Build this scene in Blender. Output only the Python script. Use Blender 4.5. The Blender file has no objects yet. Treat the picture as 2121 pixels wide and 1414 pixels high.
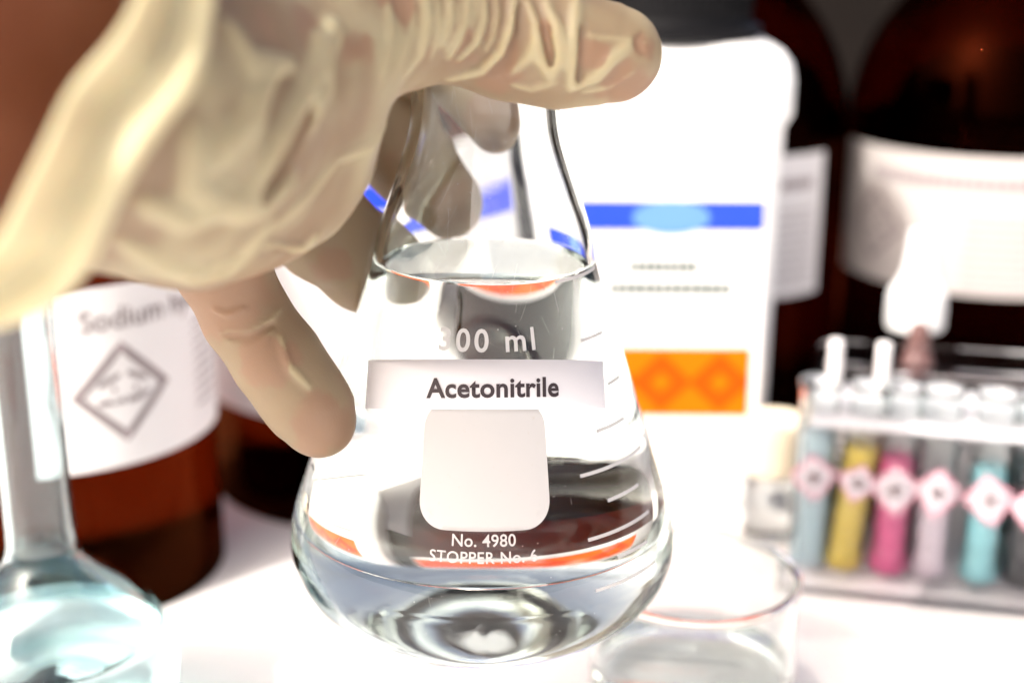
import bpy, bmesh, math, random
import numpy as np
from mathutils import Vector, Matrix
random.seed(7); rng = np.random.default_rng(11)
C = bpy.context.scene
COL = C.collection
PI = math.pi

# ------------------------------------------------------------------ camera, world, sun, exposure
CAM_H = 0.2044; PITCH = math.radians(17); F = 2945.8; PX, PY = 1060.5, 707.0
cam = bpy.data.cameras.new('camera'); camo = bpy.data.objects.new('camera', cam); COL.objects.link(camo)
camo.location = (0, 0, CAM_H); camo.rotation_euler = (PI/2 - PITCH, 0, 0)
cam.sensor_width = 36; cam.lens = 50; cam.clip_start = 0.01; cam.clip_end = 500
cam.dof.use_dof = True; cam.dof.focus_distance = 0.283; cam.dof.aperture_fstop = 7.0
C.camera = camo

SUN_DIR = Vector((-0.52, -0.50, 0.69)).normalized()          # from the scene towards the sun
w = bpy.data.worlds.new('World'); C.world = w; w.use_nodes = True
nt = w.node_tree; bg = nt.nodes['Background']
sky = nt.nodes.new('ShaderNodeTexSky'); sky.sky_type = 'NISHITA'; sky.sun_disc = False
sky.sun_elevation = math.asin(SUN_DIR.z); sky.sun_rotation = math.atan2(SUN_DIR.x, SUN_DIR.y)
sky.air_density = 0.5; sky.dust_density = 10.0; sky.ozone_density = 0.0
nt.links.new(sky.outputs[0], bg.inputs[0]); bg.inputs[1].default_value = 0.15
sl = bpy.data.lights.new('sun', 'SUN'); sl.energy = 2.3; sl.angle = math.radians(0.5); sl.color = (1, .96, .9)
so = bpy.data.objects.new('sun', sl); COL.objects.link(so)
so.rotation_euler = SUN_DIR.to_track_quat('Z', 'Y').to_euler()
C.view_settings.view_transform = 'Standard'; C.view_settings.look = 'None'
C.view_settings.exposure = 1.03; C.view_settings.gamma = 1.0
cy = C.cycles
cy.use_denoising = True
cy.max_bounces = 20; cy.transmission_bounces = 18; cy.diffuse_bounces = 5; cy.glossy_bounces = 6; cy.transparent_max_bounces = 16
cy.sample_clamp_indirect = 8.0; cy.caustics_refractive = True; cy.caustics_reflective = False; cy.blur_glossy = 0.6

# ------------------------------------------------------------------ helpers
CF = np.array([0, math.cos(PITCH), -math.sin(PITCH)]); CU = np.array([0, math.sin(PITCH), math.cos(PITCH)]); CR = np.array([1., 0, 0])
CO = np.array([0, 0, CAM_H])
def at(px, py, z): return CO + z*(CF + CR*(px-PX)/F + CU*(PY-py)/F)
def atY(px, py, Y):
    d = CF + CR*(px-PX)/F + CU*(PY-py)/F
    return CO + d*Y/d[1]
def proj(P):
    P = np.asarray(P) - CO; zc = P @ CF
    return PX + F*(P @ CR)/zc, PY - F*(P @ CU)/zc

def mesh_obj(name, verts, faces, mat=None, parent=None, smooth=True):
    me = bpy.data.meshes.new(name); me.from_pydata([tuple(v) for v in verts], [], [tuple(f) for f in faces]); me.update()
    if smooth: me.polygons.foreach_set('use_smooth', [True]*len(me.polygons))
    o = bpy.data.objects.new(name, me); COL.objects.link(o)
    for m in (mat if isinstance(mat, (list, tuple)) else [mat]):
        if m: me.materials.append(m)
    if parent: o.parent = parent
    return o
def bm_obj(name, bm, mat=None, parent=None, smooth=False):
    me = bpy.data.meshes.new(name); bm.to_mesh(me); bm.free()
    if smooth: me.polygons.foreach_set('use_smooth', [True]*len(me.polygons))
    o = bpy.data.objects.new(name, me); COL.objects.link(o)
    if mat: me.materials.append(mat)
    if parent: o.parent = parent
    return o
def tag(o, label=None, cat=None, group=None, kind=None):
    if label: o['label'] = label
    if cat: o['category'] = cat
    if group: o['group'] = group
    if kind: o['kind'] = kind
    return o
def empty(name, loc, label, cat, group=None, rz=0):
    o = bpy.data.objects.new(name, None); COL.objects.link(o); o.location = loc; o.rotation_euler = (0, 0, rz); o.empty_display_size = .02
    return tag(o, label, cat, group)
def smooth_prof(pts, n=6):
    """Catmull-Rom through the profile; a point given as (r, z, 1) stays a sharp corner"""
    out = []; P = [tuple(p[:2]) for p in pts]; S = [len(p) > 2 for p in pts]
    for i in range(len(P)-1):
        p1, p2 = P[i], P[i+1]
        p0 = P[i-1] if i > 0 and not S[i] else p1
        p3 = P[i+2] if i+2 < len(P) and not S[i+1] else p2
        for k in range(n):
            t = k/n
            out.append(tuple(0.5*((2*b)+(-a+c)*t+(2*a-5*b+4*c-d)*t*t+(-a+3*b-3*c+d)*t**3) for a, b, c, d in zip(p0, p1, p2, p3)))
    out.append(P[-1]); return [(max(r, 0.), z) for r, z in out]
def lathe(name, prof, mat, parent=None, n=96, idx=None, smooth=True):
    """prof = list of (r, z) from the outside bottom up; closed at r=0 ends"""
    vs = []; fs = []; rows = []; mi = []
    for r, z in prof:
        if r < 1e-6: rows.append([len(vs)]); vs.append((0, 0, z))
        else:
            rows.append(list(range(len(vs), len(vs)+n)))
            vs += [(r*math.cos(2*PI*k/n), r*math.sin(2*PI*k/n), z) for k in range(n)]
    for i in range(len(rows)-1):
        a, b = rows[i], rows[i+1]
        for k in range(n):
            l = (k+1) % n
            if len(a) == 1 and len(b) == 1: continue
            if len(a) == 1: fs.append((a[0], b[l], b[k]))
            elif len(b) == 1: fs.append((a[k], a[l], b[0]))
            else: fs.append((a[k], a[l], b[l], b[k]))
            mi.append(idx[i] if idx else 0)
    o = mesh_obj(name, vs, fs, mat, parent, smooth)
    if idx: o.data.polygons.foreach_set('material_index', mi)
    return o
def loft(name, rings, mat, parent=None, cap=True, smooth=True):
    n = len(rings[0]); vs = [v for r in rings for v in r]; fs = []
    for i in range(len(rings)-1):
        for k in range(n):
            l = (k+1) % n
            fs.append((i*n+k, i*n+l, (i+1)*n+l, (i+1)*n+k))
    if cap:
        fs.append(tuple(reversed(range(n)))); fs.append(tuple(range((len(rings)-1)*n, len(rings)*n)))
    return mesh_obj(name, vs, fs, mat, parent, smooth)
def box_bm(bm, x0, x1, y0, y1, z0, z1, bev=0):
    m = Matrix.Translation(((x0+x1)/2, (y0+y1)/2, (z0+z1)/2)) @ Matrix.Diagonal((x1-x0, y1-y0, z1-z0, 1))
    r = bmesh.ops.create_cube(bm, size=1, matrix=m)
    if bev:
        es = list({e for v in r['verts'] for e in v.link_edges})
        bmesh.ops.bevel(bm, geom=es, offset=bev, segments=2, affect='EDGES', profile=.6)
def box(name, x0, x1, y0, y1, z0, z1, mat, parent=None, bev=0):
    bm = bmesh.new(); box_bm(bm, x0, x1, y0, y1, z0, z1, bev); return bm_obj(name, bm, mat, parent)

# ------------------------------------------------------------------ materials
def principled(name, col, rough=.5, **kw):
    m = bpy.data.materials.new(name); m.use_nodes = True
    b = m.node_tree.nodes['Principled BSDF']
    b.inputs['Base Color'].default_value = (*col, 1); b.inputs['Roughness'].default_value = rough
    for k, v in kw.items(): b.inputs[k.replace('_', ' ')].default_value = v
    return m
def nodes(m): return m.node_tree.nodes, m.node_tree.links, m.node_tree.nodes['Principled BSDF']
def add_noise_col(m, c2, scale=20, lo=.4, hi=.65, detail=4):
    N, L, b = nodes(m); n = N.new('ShaderNodeTexNoise'); n.inputs['Scale'].default_value = scale; n.inputs['Detail'].default_value = detail
    tc = N.new('ShaderNodeTexCoord'); L.new(tc.outputs['Object'], n.inputs['Vector'])
    r = N.new('ShaderNodeMapRange'); r.inputs['From Min'].default_value = lo; r.inputs['From Max'].default_value = hi
    mx = N.new('ShaderNodeMix'); mx.data_type = 'RGBA'; mx.inputs[6].default_value = b.inputs['Base Color'].default_value; mx.inputs[7].default_value = (*c2, 1)
    L.new(n.outputs['Fac'], r.inputs['Value']); L.new(r.outputs[0], mx.inputs[0]); L.new(mx.outputs[2], b.inputs['Base Color']); return m
def add_bump(m, scale, dist, strength=1., detail=3):
    N, L, b = nodes(m); n = N.new('ShaderNodeTexNoise'); n.inputs['Scale'].default_value = scale; n.inputs['Detail'].default_value = detail
    tc = N.new('ShaderNodeTexCoord'); L.new(tc.outputs['Object'], n.inputs['Vector'])
    bp = N.new('ShaderNodeBump'); bp.inputs['Distance'].default_value = dist; bp.inputs['Strength'].default_value = strength
    L.new(n.outputs['Fac'], bp.inputs['Height']); L.new(bp.outputs[0], b.inputs['Normal']); return m
def glass(name, ior, col=(1, 1, 1), rough=0.):
    m = bpy.data.materials.new(name); m.use_nodes = True; N = m.node_tree.nodes; N.remove(N['Principled BSDF'])
    g = N.new('ShaderNodeBsdfGlass'); g.inputs['IOR'].default_value = ior; g.inputs['Color'].default_value = (*col, 1); g.inputs['Roughness'].default_value = rough
    m.node_tree.links.new(g.outputs[0], N['Material Output'].inputs[0]); return m

M_white = add_bump(add_noise_col(principled('white_table', (.84, .83, .82), .42), (.81, .80, .79), 6), 240, .0002, .3)
M_wall = add_noise_col(principled('dark_wall', (.0055, .0042, .0036), .9, Specular_IOR_Level=.1), (.009, .0065, .0052), 5)
M_ground = add_noise_col(principled('ground_paving', (.30, .29, .27), .9), (.22, .21, .20), 2)
M_paper = add_bump(principled('label_paper', (.80, .785, .79), .6), 3000, .00003, .3)
M_paper2 = add_bump(principled('dimmed_label_paper', (.49, .455, .44), .6), 3000, .00003, .3)  # darker copy of the label paper, toned down against the strong sun
M_strip = add_bump(principled('strip_paper', (.70, .69, .71), .5), 2500, .00004, .4)
M_ink = principled('black_ink', (.030, .018, .022), .5)
M_inkgrey = principled('grey_ink', (.27, .225, .235), .6)
M_print = add_noise_col(principled('white_enamel_print', (.51, .505, .50), .55), (.48, .46, .43), 900, .66, .78)
M_glass = glass('clear_glass', 1.472, (.978, .988, .983))
M_iface = glass('glass_to_liquid', 1.345/1.472, (.962, .978, .970))
M_liq = glass('liquid_surface', 1.345)
M_bglass = glass('thin_glass', 1.47, (.985, 1, .995))
M_teal = glass('teal_tinted_glass', 1.47, (.91, .96, .965))
M_ift = glass('glass_to_teal_liquid', 1.345/1.472, (.93, .98, .985)); M_liqt = glass('teal_liquid_surface', 1.345, (.93, .98, .985))
M_amber = glass('amber_glass', 1.5, (.075, .012, .004))
M_amber2 = glass('light_amber_glass', 1.5, (.21, .056, .018))
M_hdpe = add_bump(principled('white_plastic', (.86, .87, .87), .38, Subsurface_Weight=.0), 60, .0004, .2)
M_cap = principled('black_plastic', (.006, .006, .007), .5, Specular_IOR_Level=.12)
M_blue = principled('blue_print', (.003, .045, .85), .5)
M_cyan = principled('cyan_logo_print', (.10, .24, .9), .5)
M_orange = principled('orange_print', (.95, .135, .0), .6, Specular_IOR_Level=.1)
M_dorange = principled('dark_orange_print', (.90, .065, .0), .6, Specular_IOR_Level=.1)
M_green = principled('green_grey_print', (.06, .10, .085), .6)
M_acryl = glass('acrylic', 1.1, (.98, .98, .99), .04)
M_frost = principled('frosted_acrylic', (.80, .80, .84), .5, Transmission_Weight=.35, IOR=1.3)
M_haze = principled('scuffed_acrylic', (.90, .90, .95), .18, Transmission_Weight=.80, IOR=1.12)
M_tag = principled('hazard_sticker_film', (.62, .58, .62), .5)
M_rough = glass('scratched_acrylic', 1.12, (.985, .985, .99), .36)
M_cream = principled('cream_plastic', (.86, .78, .60), .45)
M_red = principled('red_hazard_print', (.72, .36, .44), .5)
M_stick = principled('sticker_white', (.80, .78, .78), .5)

# ------------------------------------------------------------------ the setting
tag(box('table_top', -.75, .75, -.35, .93, -.03, 0, M_white, None, .003), kind='structure')
tag(box('wall', -1.1, 1.1, .95, 1.0, -.74, .235, M_wall), kind='structure')
gv = [(-60, -60, -.75), (60, -60, -.75), (60, 60, -.75), (-60, 60, -.75)]
tag(mesh_obj('ground', gv, [(0, 1, 2, 3)], M_ground, None, False), kind='structure')

# ------------------------------------------------------------------ wrapping prints round a surface of revolution
def text_bm(s, size, bold=0., step=.001, spacing=1., align='CENTER'):
    cu = bpy.data.curves.new('t', 'FONT'); cu.body = s; cu.size = 1; cu.align_x = align; cu.offset = bold; cu.space_character = spacing
    cu.resolution_u = 4
    o = bpy.data.objects.new('t', cu); COL.objects.link(o)
    me = bpy.data.meshes.new_from_object(o.evaluated_get(bpy.context.evaluated_depsgraph_get()))
    bm = bmesh.new(); bm.from_mesh(me); bpy.data.objects.remove(o); bpy.data.curves.remove(cu); bpy.data.meshes.remove(me)
    # normalise: cap height ~0.73 of the size
    for v in bm.verts: v.co *= size/.70
    return slice_bm(bm, step)
def slice_bm(bm, step):
    if not bm.verts: return bm
    x0 = min(v.co.x for v in bm.verts); x1 = max(v.co.x for v in bm.verts)
    x = math.floor(x0/step)*step
    while x < x1:
        bmesh.ops.bisect_plane(bm, geom=bm.verts[:]+bm.edges[:]+bm.faces[:], plane_co=(x, 0, 0), plane_no=(1, 0, 0)); x += step
    return bm
def poly_bm(pts, step=.001):
    bm = bmesh.new(); vs = [bm.verts.new((x, y, 0)) for x, y in pts]; f = bm.faces.new(vs)
    bmesh.ops.triangulate(bm, faces=[f]); bmesh.ops.recalc_face_normals(bm, faces=bm.faces)
    if any(f.normal.z < 0 for f in bm.faces): bmesh.ops.reverse_faces(bm, faces=bm.faces)
    return slice_bm(bm, step)
def rect(w, h, cx=0, cy=0): return [(cx-w/2, cy-h/2), (cx+w/2, cy-h/2), (cx+w/2, cy+h/2), (cx-w/2, cy+h/2)]
def wrap(bm, rfun, phi0, z0, off, zslice=None):
    """(x, y) of the flat print -> round the axis; phi=0 faces -Y, x to the right"""
    if zslice:
        y = math.floor(min(v.co.y for v in bm.verts)/zslice)*zslice; y1 = max(v.co.y for v in bm.verts)
        while y < y1:
            bmesh.ops.bisect_plane(bm, geom=bm.verts[:]+bm.edges[:]+bm.faces[:], plane_co=(0, y, 0), plane_no=(0, 1, 0)); y += zslice
    for v in bm.verts:
        z = z0+v.co.y; r = rfun(z)+off; a = phi0+v.co.x/rfun(z0)
        v.co = (r*math.sin(a), -r*math.cos(a), z)
    return bm
def pr(name, bm, mat, parent, smooth=True): return bm_obj(name, bm, mat, parent, smooth)
def bars_bm(w, rows, pitch, h, seed=0, ww=(.0012, .004)):
    """rows of word-long bars: small print too fine to read"""
    R = random.Random(seed); bm = bmesh.new()
    for k in range(rows):
        x = -w/2; y = -k*pitch
        while x < w/2 - .001:
            l = min(R.uniform(*ww), w/2-x); vs = [bm.verts.new(p+(0,)) for p in rect(l, h, x+l/2, y)]; bm.faces.new(vs); x += l+.0006
    return slice_bm(bm, .0015)
def ring_poly(outer, inner):
    bm = bmesh.new(); n = len(outer); a = [bm.verts.new((x, y, 0)) for x, y in outer]; b = [bm.verts.new((x, y, 0)) for x, y in inner]
    for k in range(n): bm.faces.new((a[k], a[(k+1) % n], b[(k+1) % n], b[k]))
    return bm
def dia(h, cx=0, cy=0): return [(cx, cy-h), (cx+h, cy), (cx, cy+h), (cx-h, cy)]
def corrosion_bm(s):
    """drops falling from two tubes on a bar and a hand-like slab"""
    bm = bmesh.new()
    def q(pts): bm.faces.new([bm.verts.new((x*s, y*s, 0)) for x, y in pts])
    q([(-.50, .22), (-.08, .40), (-.04, .32), (-.46, .12)]); q([(.08, .32), (.48, .12), (.52, .22), (.12, .42)])
    q([(-.22, .12), (-.16, .12), (-.16, 0), (-.22, 0)]); q([(.22, .10), (.28, .10), (.28, -.04), (.22, -.04)])
    q([(-.52, -.12), (-.28, -.12), (-.20, -.20), (-.10, -.12), (0, -.12), (0, -.22), (-.52, -.22)])
    q([(.06, -.12), (.22, -.14), (.50, -.04), (.54, -.12), (.30, -.24), (.06, -.24)])
    return bm

# ------------------------------------------------------------------ Erlenmeyer flask
AX, AY, ZB = -.0069, .297, .0478
flask = empty('erlenmeyer_flask', (AX, AY, ZB), 'clear conical glass flask of liquid held up by the gloved hand, labelled Acetonitrile', 'flask')
flask.rotation_euler = (0, math.radians(.7), 0)
def flask_outer(rb=.0165, zm=.0206, Rr=.026, slope=.3233, punt=.003, rm=.0432):
    p = [(0, punt), (rb*.35, punt*.92), (rb*.7, punt*.55), (rb*.92, punt*.12)]
    p += [(rb+(rm-rb)*math.sin(k/16*PI/2), zm*(1-math.cos(k/16*PI/2))) for k in range(17)]
    al = math.atan(slope); p += [(rm-Rr*(1-math.cos(al*k/8)), zm+Rr*math.sin(al*k/8)) for k in range(1, 9)]
    r0, z0 = p[-1]; p += [(r0-(z-z0)*slope, z) for z in (.041, .052, .063, .074, .083)]
    return p+[(r, z+zm-.022) for r, z in ((.0226, .0925), (.0201, .100), (.0180, .1065), (.0164, .1120), (.0155, .118), (.0152, .128), (.0152, .139), (.0156, .142), (.0178, .1445), (.0186, .1470), (.0180, .1492), (.0160, .1500))]
OUT = flask_outer()
def flask_inner(th=.0018, tb=.0042):
    o = np.array(OUT[:-5]); d = np.gradient(o, axis=0); n_ = np.stack([d[:, 1], -d[:, 0]], 1); n_ /= np.linalg.norm(n_, axis=1)[:, None]
    q = o-n_*(th+.0006*np.clip((o[:, 1:2]-.086)/.02, 0, 1)); k = np.clip(1-q[:, 1]/.012, 0, 1)*np.clip((.04-o[:, 0])/.02, 0, 1); q[:, 1] += k*(tb-th); q[0, 0] = 0
    return [tuple(v) for v in q]+[(.0128, .1411), (.0144, .1478)]
outp = smooth_prof(OUT, 6)
zs = np.array([p[1] for p in outp[30:]]); rs = np.array([p[0] for p in outp[30:]])
def fr(z): return float(np.interp(z, zs, rs))
FILL = .0844
inp = smooth_prof(flask_inner(), 6)
zi = np.array([p[1] for p in inp[30:]]); ri = np.array([p[0] for p in inp[30:]])
def fri(z): return float(np.interp(z, zi, ri))
above = [p for p in inp[60:] if p[1] > FILL+.0004]
shell = outp + [(.0152, .1486)] + list(reversed(above)) + [(fri(FILL+.0004), FILL+.0004)]
lathe('glass_body', shell, M_glass, flask, 192)
below = [p for p in inp if p[1] < FILL-.0004]
wall_l = below + [(fri(FILL+.0004), FILL+.0004)]
RS = fri(FILL)
top = [(RS-.0004, FILL+.0001), (RS-.0010, FILL), (RS*.5, FILL), (0, FILL)]
lp = wall_l + top
lathe('liquid', lp, [M_iface, M_liq], flask, 192, idx=[0]*(len(wall_l)-1)+[1]*len(top))
RX = AX
def hit(px, py):
    """(phi, height above the flask's base) where the pixel's ray meets the flask wall"""
    d = CF + CR*(px-PX)/F + CU*(PY-py)/F
    for t in np.linspace(.22, .34, 6000):
        p = CO+d*t; x, y, z = p[0]-AX, p[1]-AY, p[2]-ZB
        if .004 < z < .143 and math.hypot(x, y) <= fr(z): return math.atan2(x, -y), z
    return 0, .05
phi, z = hit(1000, 728)
pr('volume_marking', wrap(text_bm('300 ml', .0043, .016, .0008, 1.22), fr, phi, z, .00012), M_print, flask)
# paper strip, wrapped as a straight strip on the cone
SA = math.atan((.0386-.0247)/(.084-.041)); zap = .084 + .0247/math.tan(SA)
def cone_map(bm, phi0, z0, off, rot=0):
    rho0 = (zap-z0)/math.cos(SA); cr_, sr_ = math.cos(rot), math.sin(rot)
    for v in bm.verts:
        x, y = v.co.x*cr_-v.co.y*sr_, v.co.x*sr_+v.co.y*cr_
        rho = math.hypot(x, rho0-y); psi = math.atan2(x, rho0-y); a = phi0+psi/math.sin(SA)
        zz = zap-rho*math.cos(SA); r = max(rho*math.sin(SA), fr(zz))+off
        v.co = (r*math.sin(a), -r*math.cos(a), zz)
    return bm
phi, z = hit(1001, 793)
lab = pr('paper_label', cone_map(poly_bm(rect(.0548, .00995), .0007), phi, z, .00018, math.radians(-.2)), M_strip, flask)
lab.modifiers.new('thickness', 'SOLIDIFY').thickness = .00012
phi2, z2 = hit(1015, 818)
tb = text_bm('Acetonitrile',   .0038, .026, .0007, 1.04)
xs = [v.co.x for v in tb.verts]; sc = .0270/(max(xs)-min(xs))
for v in tb.verts: v.co.x *= sc; v.co.y *= 1.0
pr('lettering', cone_map(tb, phi2, z2, .00036, math.radians(-.2)), M_ink, lab)
# enamel writing patch
pb, pt = hit(998, 1100)[1], hit(998, 838)[1]
def patch_pts():
    out = []; wt, wb, rt, rb = .0146, .0138, .0046, .0056
    h = pt-pb
    for cx, cyy, r, a0 in ((wb-rb, rb, rb, -90), (wt-rt, h-rt, rt, 0), (-(wt-rt), h-rt, rt, 90), (-(wb-rb), rb, rb, 180)):
        for k in range(13): a = math.radians(a0+k*90/12); out.append((cx+r*math.cos(a), cyy+r*math.sin(a)))
    return out
phi, _ = hit(998, 980)
pr('writing_patch', wrap(poly_bm(patch_pts(), .0008), lambda z: fr(z), phi, pb, .00010, .001), M_print, flask)
phi, z = hit(997, 1131)
pr('model_number', wrap(text_bm('No. 4980', .0023, .012, .0007, 1.04), fr, phi, z, .00014, .0008), M_print, flask)
phi, z = hit(997, 1166)
pr('stopper_number', wrap(text_bm('STOPPER No. 6', .0022, .010, .0007, 1.06), fr, phi, z, .00014, .0008), M_print, flask)
for x0, y0, x1, y1 in ((1138, 582, 1222, 556), (1193, 703, 1238, 686), (1250, 792, 1275, 778), (1228, 890, 1285, 862), (1195, 983, 1320, 922), (1253, 1033, 1316, 998), (1213, 1115, 1336, 1044), (1275, 1150, 1336, 1116), (1230, 1220, 1352, 1150)):
    p0, z0 = hit(x0, y0); p1, _ = hit(x1, y1); r0 = fr(z0)
    b = bmesh.new(); L_ = r0*(p1-p0); vs = [b.verts.new(p+(0,)) for p in rect(L_, .0007, L_/2, 0)]; b.faces.new(vs); slice_bm(b, .0008)
    pr('graduation_mark', wrap(b, fr, p0, z0, .00012), M_print, flask)
for s, x0, y0 in (('200', 1336, 925), ('150', 1365, 1035), ('100', 1384, 1108)):
    p0, z0 = hit(x0, y0)
    pr('graduation_number', wrap(text_bm(s, .0036, .008, .0008), fr, p0+.06, z0, .00014, .0008), M_print, flask)
# fine scratches and specks on the glass
b = bmesh.new()
def streak(p, z, ang, ln, wd):
    n = max(2, int(ln/.0008)); prev = None
    for k in range(n+1):
        s = (k/n-.5)*ln; zz = z+s*math.sin(ang); aa = p+s*math.cos(ang)/max(fr(z), .01); r = fr(zz)+.00006
        wz = wd*math.cos(ang); wa = wd*math.sin(ang)/r
        a_ = b.verts.new((r*math.sin(aa), -r*math.cos(aa), zz)); c_ = b.verts.new((r*math.sin(aa+wa), -r*math.cos(aa+wa), zz+wz))
        if prev: b.faces.new((prev[0], a_, c_, prev[1]))
        prev = (a_, c_)
for _ in range(46): streak(rng.uniform(-.5, .65), rng.uniform(.069, .128), rng.normal(1.5, .45), rng.uniform(.0015, .009), .00003)
for _ in range(20): streak(rng.uniform(-.9, .9), rng.uniform(.02, .07), rng.uniform(0, 3), rng.uniform(.001, .004), .00003)
for _ in range(150): streak(rng.uniform(-1.1, 1.1), rng.uniform(.012, .115), 0, .00018, .00014)
tag(pr('scratches', b, M_print, flask), kind='stuff')

# ------------------------------------------------------------------ amber bottles
def amber(loc, R, prof, label, group=None, capz=None, capr=.02, rz=0, mat=None):
    t = empty('amber_bottle', loc, label, 'bottle', group, rz)
    lathe('glass_body', smooth_prof(prof, 5), mat or M_amber, t, 72)
    if capz:
        cp = lathe('cap', [(0, capz-.001), (capr, capz-.001), (capr+.0008, capz+.001), (capr+.0008, capz+.022), (capr-.001, capz+.024), (0, capz+.024)], M_cap, t, 48, smooth=False)
    return t
def face(x, y): return math.atan2(-x, y)        # rotation that makes phi=0 look at the camera
big = [(0, .003), (.044, .0022), (.0560, 0), (.0592, .0022), (.060, .006), (.060, .060), (.060, .116), (.0582, .134), (.051, .154), (.038, .172), (.024, .186), (.0175, .196), (.0165, .206), (.0165, .2135, 1), (.0130, .2150, 1), (0, .2150)]
cR = lambda R: (lambda z: R)
def label_on(t, R, a0, a1, z0, z1, mat=M_paper, name='label'):
    w_ = R*(a1-a0)
    return pr(name, wrap(poly_bm(rect(w_, z1-z0), .002), cR(R), (a0+a1)/2, (z0+z1)/2, .0004), mat, t)
# front-left bottle: Sodium hydroxide
SX, SY, SR = -.1420, .4229, .0475
s = SR/.06
sod = [(0, .003), (.036, .0022), (.0446, 0), (.0470, .0018), (.0475, .005), (.0475, .060), (.0475, .108), (.0458, .120), (.039, .133), (.028, .145), (.0175, .155), (.0145, .162), (.0142, .170, 1), (.0110, .1715, 1), (0, .1715)]
t = amber((SX, SY, 0), SR, sod, 'amber glass bottle at left with a white Sodium label and a corrosive diamond sign', 'amber reagent bottles', .172, .0185, face(SX, SY), M_amber2)
L1 = label_on(t, SR, -.17, 1.95, .0490, .1030)
pr('lettering', wrap(text_bm('Sodium hydroxide', .0062, .012, .001, 1.0, 'LEFT'), cR(SR), .13, .0905, .0007), M_inkgrey, L1)
for nm, bb in (('pictogram_frame', ring_poly(dia(.0152), dia(.0118))), ('pictogram_symbol', corrosion_bm(.0148))):
    pr(nm, wrap(slice_bm(bb, .0015), cR(SR), .37, .0715, .0007), M_inkgrey if nm[-1] == 'l' else M_inkgrey, L1)
pr('small_print', wrap(bars_bm(.016, 9, .0032, .0009, 3), cR(SR), 1.12, .0850, .0007), M_inkgrey, L1)
# bottle behind the flask on the left: blue and orange bands
BX, BY = -.0530, .506
t = amber((BX, BY, 0), .06, big, 'large amber bottle behind the fingers and flask, white label with blue and orange bands', 'amber reagent bottles', .2155, .021, face(BX, BY), M_amber2)
def branded(t, rf, a0, a1, z_b, z_o0, z_o1, z_u0, z_u1, z_t, ba0, ba1, R, lab):
    mid = (ba0+ba1)/2; W = R*(ba1-ba0)
    o = pr('blue_band', wrap(poly_bm(rect(W, z_u1-z_u0), .0015), rf, mid, (z_u0+z_u1)/2, .0007), M_blue, lab)
    ov = [(.011*math.cos(k*PI/12), (z_u1-z_u0)*.56*math.sin(k*PI/12)) for k in range(24)]
    pr('logo_oval', wrap(poly_bm(ov, .0015), rf, mid, (z_u0+z_u1)/2, .0010), M_cyan, lab)
    pr('orange_band', wrap(poly_bm(rect(W, z_o1-z_o0), .0015), rf, mid, (z_o0+z_o1)/2, .0007), M_orange, lab)
    for q in (-.5, .02, .52):
        pr('hazard_diamond', wrap(slice_bm(ring_poly(dia(.0105), dia(.0045)), .0015), rf, mid+q*W*.62/R, (z_o0+z_o1)/2, .0010), M_dorange, lab)
    zt = z_u0-.013
    pr('small_print', wrap(bars_bm(.024, 1, .003, .0024, 5, (.0016, .0032)), rf, mid-.0015/R, zt, .0007), M_green, lab)
    pr('small_print', wrap(bars_bm(.042, 1, .003, .0024, 6, (.0016, .0032)), rf, mid-.0008/R, zt-.0078, .0007), M_green, lab)
    pr('small_print', wrap(bars_bm(.018, 1, .003, .0012, 8, (.0016, .0032)), rf, mid-.004/R, zt-.0165, .0007), M_green, lab)
L2 = label_on(t, .06, -1.25, 1.35, .0386, .1330)
branded(t, cR(.06), 0, 0, 0, .0425, .0620, .1115, .1200, 0, -.13, 1.15, .06, L2)
# behind the jug on the right
AXX, AYY = .0800, .600
t = amber((AXX, AYY, 0), .06, big, 'large amber bottle half hidden behind the white jug', 'amber reagent bottles', .2155, .021, face(AXX, AYY))
L3 = label_on(t, .06, -.7, .93, .0555, .1125)
pr('lettering', wrap(bars_bm(.055, 1, .003, .004, 12, (.002, .004)), cR(.06), .35, .1010, .0007), M_inkgrey, L3)
pr('small_print', wrap(bars_bm(.018, 9, .0036, .0009, 14), cR(.06), .68, .0900, .0007), M_inkgrey, L3)
# far right
QX, QY = .2030, .600
t = amber((QX, QY, 0), .06, big, 'large amber bottle at the right edge behind the test tubes', 'amber reagent bottles', .2155, .021, face(QX, QY))
L4 = label_on(t, .06, -1.22, 1.1, .0570, .1120, M_paper2)
pr('lettering', wrap(bars_bm(.085, 1, .003, .0045, 22, (.002, .004)), cR(.06), -.12, .1015, .0007), M_inkgrey, L4)
for nm, bb in (('pictogram_frame', ring_poly(dia(.0150), dia(.0118))), ('pictogram_symbol', corrosion_bm(.0146))):
    pr(nm, wrap(slice_bm(bb, .0015), cR(.06), -.78, .0800, .0007), M_inkgrey, L4)
pr('small_print', wrap(bars_bm(.026, 9, .0036, .0009, 25), cR(.06), .10, .0885, .0007), M_inkgrey, L4)

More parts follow.
